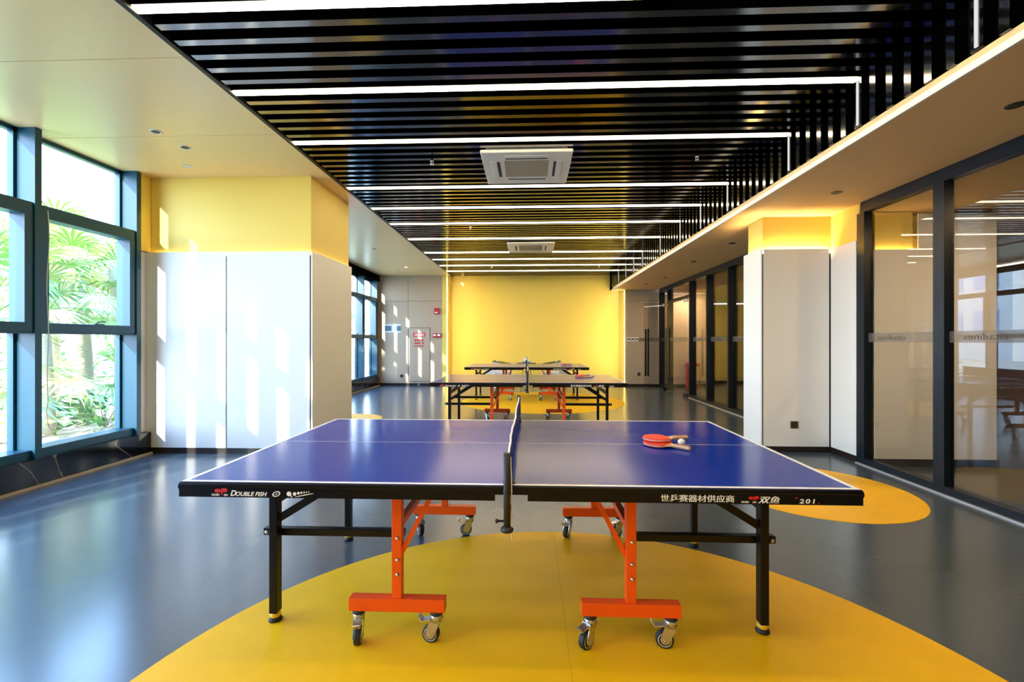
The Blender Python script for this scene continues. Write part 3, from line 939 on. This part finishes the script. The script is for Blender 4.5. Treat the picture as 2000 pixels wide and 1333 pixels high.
bat((.82, 11.0, ZT + .004), R(-10), 'lower red bat on the farthest table', G)
bat((.83, 11.03, ZT + .0230), R(14), 'upper red bat on the farthest table, lying on another bat', G)
ball((1.0, 11.02, ZT + .020), 'white ball on the farthest table beside the red bats', GB)

# ------------------------------------------------------------------ seats and side table in front of the yellow wall
M_seat = mat('pale_seat_shell', (.66, .67, .68), .5)
M_arm = mat('dark_olive_arm', (.06, .055, .02), .4)
M_sled = mat('pale_sled_frame', (.72, .70, .62), .4)
def lounge(loc, s, lab):
    t = thing('lounge_chair', lab, 'chair', loc, 0, 'pale lounge chairs before the yellow wall')
    m = MB()
    m.box(-.24, .24, -.25, .25, .36, .46, .03)
    m.bar((s * .24, 0, .42), (s * .36, 0, .68), .46, .06, (0, 1, 0))
    obj('seat_shell', m, M_seat, t)
    for y in (-.26, .26):
        obj('armrest', MB().bar((-s * .22, y, .665), (s * .29, y, .755), .05, .022), M_arm, t)
    m = MB()
    for y in (-.26, .26):
        m.tube([(-.26, y, .012), (.26, y, .012)], .012, 8)
        m.tube([(-s * .2, y, .012), (-s * .2, y, .665)], .010, 8).tube([(s * .22, y, .012), (s * .22, y, .735)], .010, 8)
    m.tube([(-.26, -.26, .012), (-.26, .26, .012)], .012, 8).tube([(.26, -.26, .012), (.26, .26, .012)], .012, 8)
    m.box(-.22, .22, -.262, .262, .335, .36)
    obj('sled_base', m, M_sled, t)
lounge((-.78, 13.32, 0), -1, 'pale lounge chair left of the side table, behind the farthest table')
lounge((.60, 13.32, 0), 1, 'pale lounge chair right of the side table, behind the farthest table')
t = thing('side_table', 'small dark side table with splayed legs between the two lounge chairs', 'side table', (-.10, 13.32, 0))
obj('table_top', MB().lathe([(0, .675), (.27, .675), (.28, .685), (.28, .692), (.27, .700), (0, .700)], n=36), M_arm, t)
for k in range(3):
    a = 2 * PI * k / 3 + .4
    obj('leg', MB().tube([(.08 * math.cos(a), .08 * math.sin(a), .676), (.23 * math.cos(a), .23 * math.sin(a), 0.0)], [.016, .010], 10), M_tan, t)
t = thing('tissue_box', 'white and blue box standing on the small side table', 'box', (-.10, 13.30, .7005))
m = MB().box(-.115, .115, -.06, .06, 0, .07, .004); m.mi = 1; m.box(-.114, .114, -.0615, -.0601, .005, .045)
obj('carton', m, [mat('box_white', (.74, .78, .84), .5), mat('box_blue', (.12, .22, .62), .5)], t)
m = MB().prism([(-.055, .0), (.055, 0), (.075, .055), (.03, .09), (-.02, .075), (-.06, .10), (-.075, .04)], lambda a, b_, tt: (a, tt + .01 * math.sin(b_ * 60), .07 + b_), -.012, .012)
obj('tissue', m, M_txt, t)

# ------------------------------------------------------------------ fittings on the walls
def wallplate(name, x0, x1, z0, z1, y, m, lab, cat, group=None, depth=.012):
    t = thing(name, lab, cat, ((x0 + x1) / 2, y, (z0 + z1) / 2), 0, group)
    w, h = (x1 - x0) / 2, (z1 - z0) / 2
    obj('plate', MB().box(-w, w, -depth, -.0005, -h, h, .003), m, t)
    return t, w, h
M_bronze = mat('bronze_socket', (.055, .042, .022), .4, metal=.4)
def socket(x, z, y, lab, s=.043):
    t, w, h = wallplate('wall_socket', x - s, x + s, z - s, z + s, y, M_bronze, lab, 'socket', 'square dark wall sockets')
    m = MB()
    for dx, dz, hw, hh in ((0, .016, .004, .007), (-.012, -.012, .003, .007), (.012, -.012, .003, .007)):
        m.box(dx - hw, dx + hw, -.0135, -.0121, dz - hh, dz + hh)
    obj('socket_holes', m, M_groove, t)
socket(3.178, .332, 5.645, 'dark square socket low on the right white column')
socket(-3.84, .29, BW, 'small grey socket low on the far beige wall, left')
socket(3.20, .365, BW, 'small dark socket low on the far wall right of the yellow wall')
# three white switches and a dark one
for i in range(3):
    x = 2.90 + .118 * i
    t, w, h = wallplate('light_switch', x - .055, x + .055, 1.325, 1.44, BW, M_txt, '%s white light switch of three on the far right wall' % ['left', 'middle', 'right'][i], 'switch', 'white switches on the far right wall')
    m = MB()
    for k in (-1, 1): m.box(k * .022 - .019, k * .022 + .019, -.0165, -.0121, -.01, .028)
    obj('rocker', m, M_dark, t)
t, w, h = wallplate('control_panel', 3.215, 3.35, 1.33, 1.425, BW, mat('taupe_plate', (.20, .15, .09), .5), 'taupe control plate right of the three white switches', 'switch')
# pair of switch panels in a pale box, left
t = thing('switch_panel', 'pale rectangular panel with two grey-blue screens on the far left wall', 'panel', (-4.105, BW, 1.715))
obj('plate', MB().box(-.255, .255, -.014, -.0005, -.125, .125, .006), mat('pale_blue_plate', (.70, .78, .84), .45), t)
for k in (-1, 1): obj('screen', MB().box(k * .14 - .10, k * .14 + .10, -.017, -.0141, -.075, .075, .004), mat('slate_screen', (.10, .17, .23), .3), t)
# fire alarm devices
M_fire = mat('red_plastic', (.50, .02, .02), .4)
t = thing('fire_alarm', 'red square alarm sounder high on the far beige wall', 'alarm', (-2.78, BW, 2.23))
obj('body', MB().box(-.075, .075, -.06, -.0005, -.09, .09, .012), M_fire, t)
obj('label_plate', MB().box(-.045, .03, -.0625, -.0601, -.065, -.03), M_txt, t)
for k, lab in ((-1, 'left red manual call point beside the cabinet door'), (1, 'right red manual call point beside the cabinet door')):
    t = thing('alarm_call_point', lab, 'alarm', (-2.775 + k * .065, BW, 1.505), 0, 'red call points on the far wall')
    obj('body', MB().box(-.062, .062, -.045, -.0005, -.062, .062, .008), M_fire, t)
    obj('press_plate', MB().box(-.042, .042, -.0475, -.0451, -.02, .035), M_txt, t)
# hydrant cabinet door and its sign
t = thing('hydrant_cabinet_door', 'flush beige cabinet door with red lettering on the far wall', 'cabinet door', (-3.31, BW, .135))
obj('door_panel', MB().box(-.318, .318, -.010, -.001, 0, 1.59), M_beige_panel, t)
m = MB()
for x in (-.325, .325): m.box(x - .006, x + .006, -.0045, -.0008, -.006, 1.602)
m.box(-.33, .33, -.0045, -.0008, 1.591, 1.603); m.box(-.33, .33, -.0045, -.0008, -.012, -.001)
obj('gap', m, M_groove, t)
sg = MB().box(-.18, .18, -.0125, -.0101, 1.33, 1.45)
sgo = obj('red_sign', sg, M_red, t)
mt = Matrix(((1, 0, 0, -.155), (0, 0, -1, -.0128), (0, 1, 0, 1.348), (0, 0, 0, 1)))
text_obj('sign_lettering', '消火栓', .09, M_txt, sgo, mt, .001, fit=(.31, .085))
m = MB()
for r_, (z, hh, cols) in enumerate([(1.225, .045, 4), (1.135, .05, 5), (1.05, .035, 7)]):
    for k in range(cols):
        w = .30 / cols
        if r_ == 1 and k == 3: continue
        m.box(-.15 + k * w + .006, -.15 + (k + 1) * w - .006, -.0125, -.0101, z - hh * .5, z + hh * .5)
obj('sign_marks', m, M_red, t)
# fire extinguisher cabinet beyond the glass door
t = thing('fire_extinguisher_box', 'red upright fire extinguisher box standing beyond the glass door', 'fire extinguisher', (4.62, BW - .32, 0))
obj('box_body', MB().box(-.14, .20, -.10, .12, 0, .70, .01), M_fire, t)
obj('door_window', MB().box(.0, .17, -.106, -.1005, .1, .62), mat('smoky_pane', (.45, .42, .40), .2), t)
obj('handle', MB().box(-.05, -.02, -.115, -.1005, .32, .42, .003), M_steel, t)
# unseen lamps added to brighten the lobby beyond the glass
for i, (x, y) in enumerate([(4.6, 3.6), (5.0, 8.4), (4.52, 12.95), (6.6, 5.6)]):
    t = thing('lobby_downlight', ['lit round downlight in the lobby ceiling behind the nearest glass', 'lit round downlight in the lobby ceiling behind the far glass posts', 'lit round downlight in the lobby ceiling by the red extinguisher box', 'lit round downlight deep in the dark lobby beyond the glass'][i], 'downlight', (x, y, 2.74), 0, 'downlights in the lobby beyond the glass')
    obj('trim_ring', MB().lathe([(.055, 0), (.075, 0), (.073, -.006), (.056, -.004), (.055, 0)], n=28, cap=False), M_ring, t)
    obj('lamp', MB().lathe([(.054, -.001), (.054, -.003), (0, -.003)], n=24), emat('lobby_lamp_%d' % i, (1.0, .68, .38), 550.0 if i == 0 else 480.0), t)

# ================================================================== GARDEN OUTSIDE
M_soil = mat('garden_soil', (.66, .52, .36), .95, noise=.5, nscale=9, bump=1.0)
M_leaf = mat('palm_leaf_green', (.32, .52, .12), .45, noise=.4, nscale=3)
M_leafy = mat('palm_leaf_yellow', (.66, .60, .20), .5, noise=.35, nscale=3)
M_leafd = mat('shrub_leaf_dark', (.08, .24, .07), .45, noise=.4, nscale=4)
M_trunk = mat('pale_palm_trunk', (.62, .52, .40), .9, noise=.35, nscale=14, bump=.8, stretch=(1, 1, 4))
M_litter = mat('dry_leaf_litter', (.66, .50, .38), .9, noise=.5, nscale=6)
struct('ground', MB().box(-70, -4.80, -40, 80, -.3, .10), M_soil)
def fan(m, c, d, size, nb=15, droop=.5):
    """a fan leaf: thin blades spreading from c around direction d"""
    d = Vector(d).normalized(); up = Vector((0, 0, 1))
    side = d.cross(up)
    if side.length < .05: side = Vector((1, 0, 0))
    side.normalize(); nrm = side.cross(d)
    for k in range(nb):
        a = R(-105 + 210 * k / (nb - 1)) * random.uniform(.95, 1.05)
        v = (d * math.cos(a) + side * math.sin(a)).normalized()
        w = v.cross(nrm).normalized() * size * .034
        L = size * (1 - .25 * abs(a) / 2) * random.uniform(.85, 1.05)
        p0 = c; p1 = c + v * L * .5 + nrm * .02 - up * L * .05; p2 = c + v * L - up * L * droop * .5
        f = m.bm.faces.new([m.bm.verts.new(q) for q in (p0 - w * .3, p1 - w, p1 + w, p0 + w * .3)]); f.material_index = m.mi
        f = m.bm.faces.new([m.bm.verts.new(q) for q in (p1 - w, p2, p1 + w)]); f.material_index = m.mi
def palm(x, y, h, n_, size, lab, mats=None, trunk=.07, low=0):
    t = thing('fan_palm', lab, 'palm', (x, y, .10), 0, 'fan palms in the garden')
    lean = Vector((random.uniform(-.15, .15), random.uniform(-.15, .15), 0))
    pts = [Vector((0, 0, -.02)) + lean * (k / 6) ** 2 + Vector((0, 0, (h + .02) * k / 6)) for k in range(7)]
    obj('trunk', MB().tube(pts, [trunk * (1.15 - .25 * k / 6) for k in range(7)], 10), M_trunk, t)
    m = MB(); st = MB()
    for k in range(n_):
        a = 2 * PI * k / n_ * 2.6 + random.uniform(-.3, .3)
        el = R(random.uniform(-25, 75))
        zb = h - (random.uniform(0, h * .35) if k % 3 else 0)
        if low and k < low: zb = random.uniform(.2, h * .5)
        d = Vector((math.cos(a) * math.cos(el), math.sin(a) * math.cos(el), math.sin(el)))
        c0 = Vector((0, 0, zb)) + lean * (zb / h) ** 2
        c1 = c0 + d * size * random.uniform(.6, 1.0)
        st.tube([c0, (c0 + c1) / 2 + Vector((0, 0, .03)), c1], [.012, .008, .006], 5)
        m.mi = 0 if random.random() < .68 else 1
        fan(m, c1, (d + Vector((0, 0, -.25))), size)
    obj('fronds', m, mats or [M_leaf, M_leafy], t)
    obj('leaf_stalks', st, M_leaf, t)
def shrub(x, y, r, h, lab, mm=None, n_=220):
    t = thing('garden_shrub', lab, 'shrub', (x, y, .10), 0, 'leafy shrubs in the garden')
    m = MB()
    for k in range(n_):
        a = random.uniform(0, 2 * PI); q = r * math.sqrt(random.random()); z = random.uniform(.05, h) * (1 - .4 * (q / r) ** 2)
        p = Vector((q * math.cos(a), q * math.sin(a), z))
        d = Vector((math.cos(a) + random.uniform(-.6, .6), math.sin(a) + random.uniform(-.6, .6), random.uniform(-.3, .9))).normalized()
        s_ = d.orthogonal().normalized() * random.uniform(.018, .035); L = random.uniform(.10, .22)
        m.mi = 0 if random.random() < .75 else 1
        m.face([p, p + d * L * .45 + s_, p + d * L, p + d * L * .45 - s_])
    obj('foliage', m, mm or [M_leafd, M_leaf], t)
    s_ = MB()
    for k in range(7):
        a = random.uniform(0, 6.28)
        s_.tube([(0, 0, 0), (r * .3 * math.cos(a), r * .3 * math.sin(a), h * .4), (r * .55 * math.cos(a), r * .55 * math.sin(a), h * .8)], [.012, .008, .004], 5)
    obj('stems', s_, M_trunk, t)
palm(-6.75, 6.65, 2.35, 26, .62, 'fan palm with thick pale trunk, centre of the nearest full window', trunk=.14, low=3)
palm(-6.55, 7.15, 2.5, 22, .60, 'fan palm with pale trunk, right of centre in the nearest full window', trunk=.12, low=4)
palm(-7.5, 6.9, 2.7, 20, .66, 'taller yellowing fan palm behind the two pale trunks', [M_leafy, M_leaf], trunk=.10)
palm(-6.3, 5.75, 2.0, 22, .55, 'fan palm behind the window mullion, left of the pale trunks', trunk=.07, low=5)
palm(-8.2, 8.1, 2.7, 20, .66, 'fan palm at the back, beyond the pale trunks', trunk=.09)
palm(-7.1, 8.1, 2.2, 18, .55, 'fan palm close to the column side of the nearest full window', trunk=.06, low=4)
palm(-6.4, 5.2, 2.2, 22, .6, 'green fan palm seen through the leftmost pane', [M_leaf, M_leafd], trunk=.06, low=6)
palm(-7.4, 5.9, 2.4, 18, .6, 'loose fan palm behind, at the left edge of the windows', trunk=.07)
palm(-7.4, 17.6, 2.3, 18, .6, 'green fan palm seen through the far left window pane', [M_leaf, M_leafd], trunk=.08, low=5)
palm(-8.0, 20.5, 1.9, 18, .6, 'distant fan palm seen through the last far window', [M_leafd, M_leaf], trunk=.08, low=5)
shrub(-6.1, 6.35, .45, .55, 'low green shrub at the foot of the pale palm trunks')
shrub(-6.6, 5.3, .6, .8, 'yellow-green shrub seen through the leftmost lower pane', [M_leafy, M_leaf])
shrub(-8.6, 7.4, 1.0, 1.3, 'broad dark shrub behind the palms')
shrub(-8.2, 9.3, .9, 1.2, 'dark shrub behind the palms, nearer the column')
shrub(-9.0, 6.4, 1.0, 1.5, 'broad pale green shrub at the back, left', [M_leaf, M_leafy])
shrub(-7.0, 16.8, .7, .9, 'dark shrub outside the far windows')
shrub(-8.4, 21.5, 1.0, 1.2, 'distant dark shrub beyond the last far window')
# fallen leaves on the soil
m = MB()
for k in range(2600):
    p = Vector((random.uniform(-9.5, -5.0), random.uniform(4.2, 10.5), .103 + random.uniform(0, .03)))
    a = random.uniform(0, 6.28); d = Vector((math.cos(a), math.sin(a), random.uniform(-.25, .35))) * random.uniform(.05, .14)
    s_ = Vector((-math.sin(a), math.cos(a), random.uniform(-.3, .3))) * random.uniform(.012, .03)
    m.mi = 0 if random.random() < .7 else 1
    m.face([p, p + d * .5 + s_, p + d, p + d * .5 - s_])
o = obj('leaf_litter', m, [M_litter, M_leafy])
tag(o, 'dry brown fallen leaves covering the garden soil outside the windows', 'leaf litter', kind='stuff')
# pale building across the garden, seen only as a reflection in the glass
t = thing('building', 'pale building across the garden, seen reflected in the glass partition', 'building', (-27, 33, .1))
obj('wall', MB().box(-5, 5, -4, 4, -.02, 15), mat('pale_render', (.72, .72, .70), .8), t)
M_bw = mat('blue_window_glass', (.30, .42, .62), .2)
for fl in range(4):
    for k in range(3):
        obj('window', MB().box(-4.2 + k * 3.0, -2.0 + k * 3.0, -4.05, -3.99, 1.2 + fl * 3.4, 3.2 + fl * 3.4), M_bw, t)
        obj('window', MB().box(4.99, 5.05, -3.2 + k * 2.4, -1.6 + k * 2.4, 1.2 + fl * 3.4, 3.2 + fl * 3.4), M_bw, t)
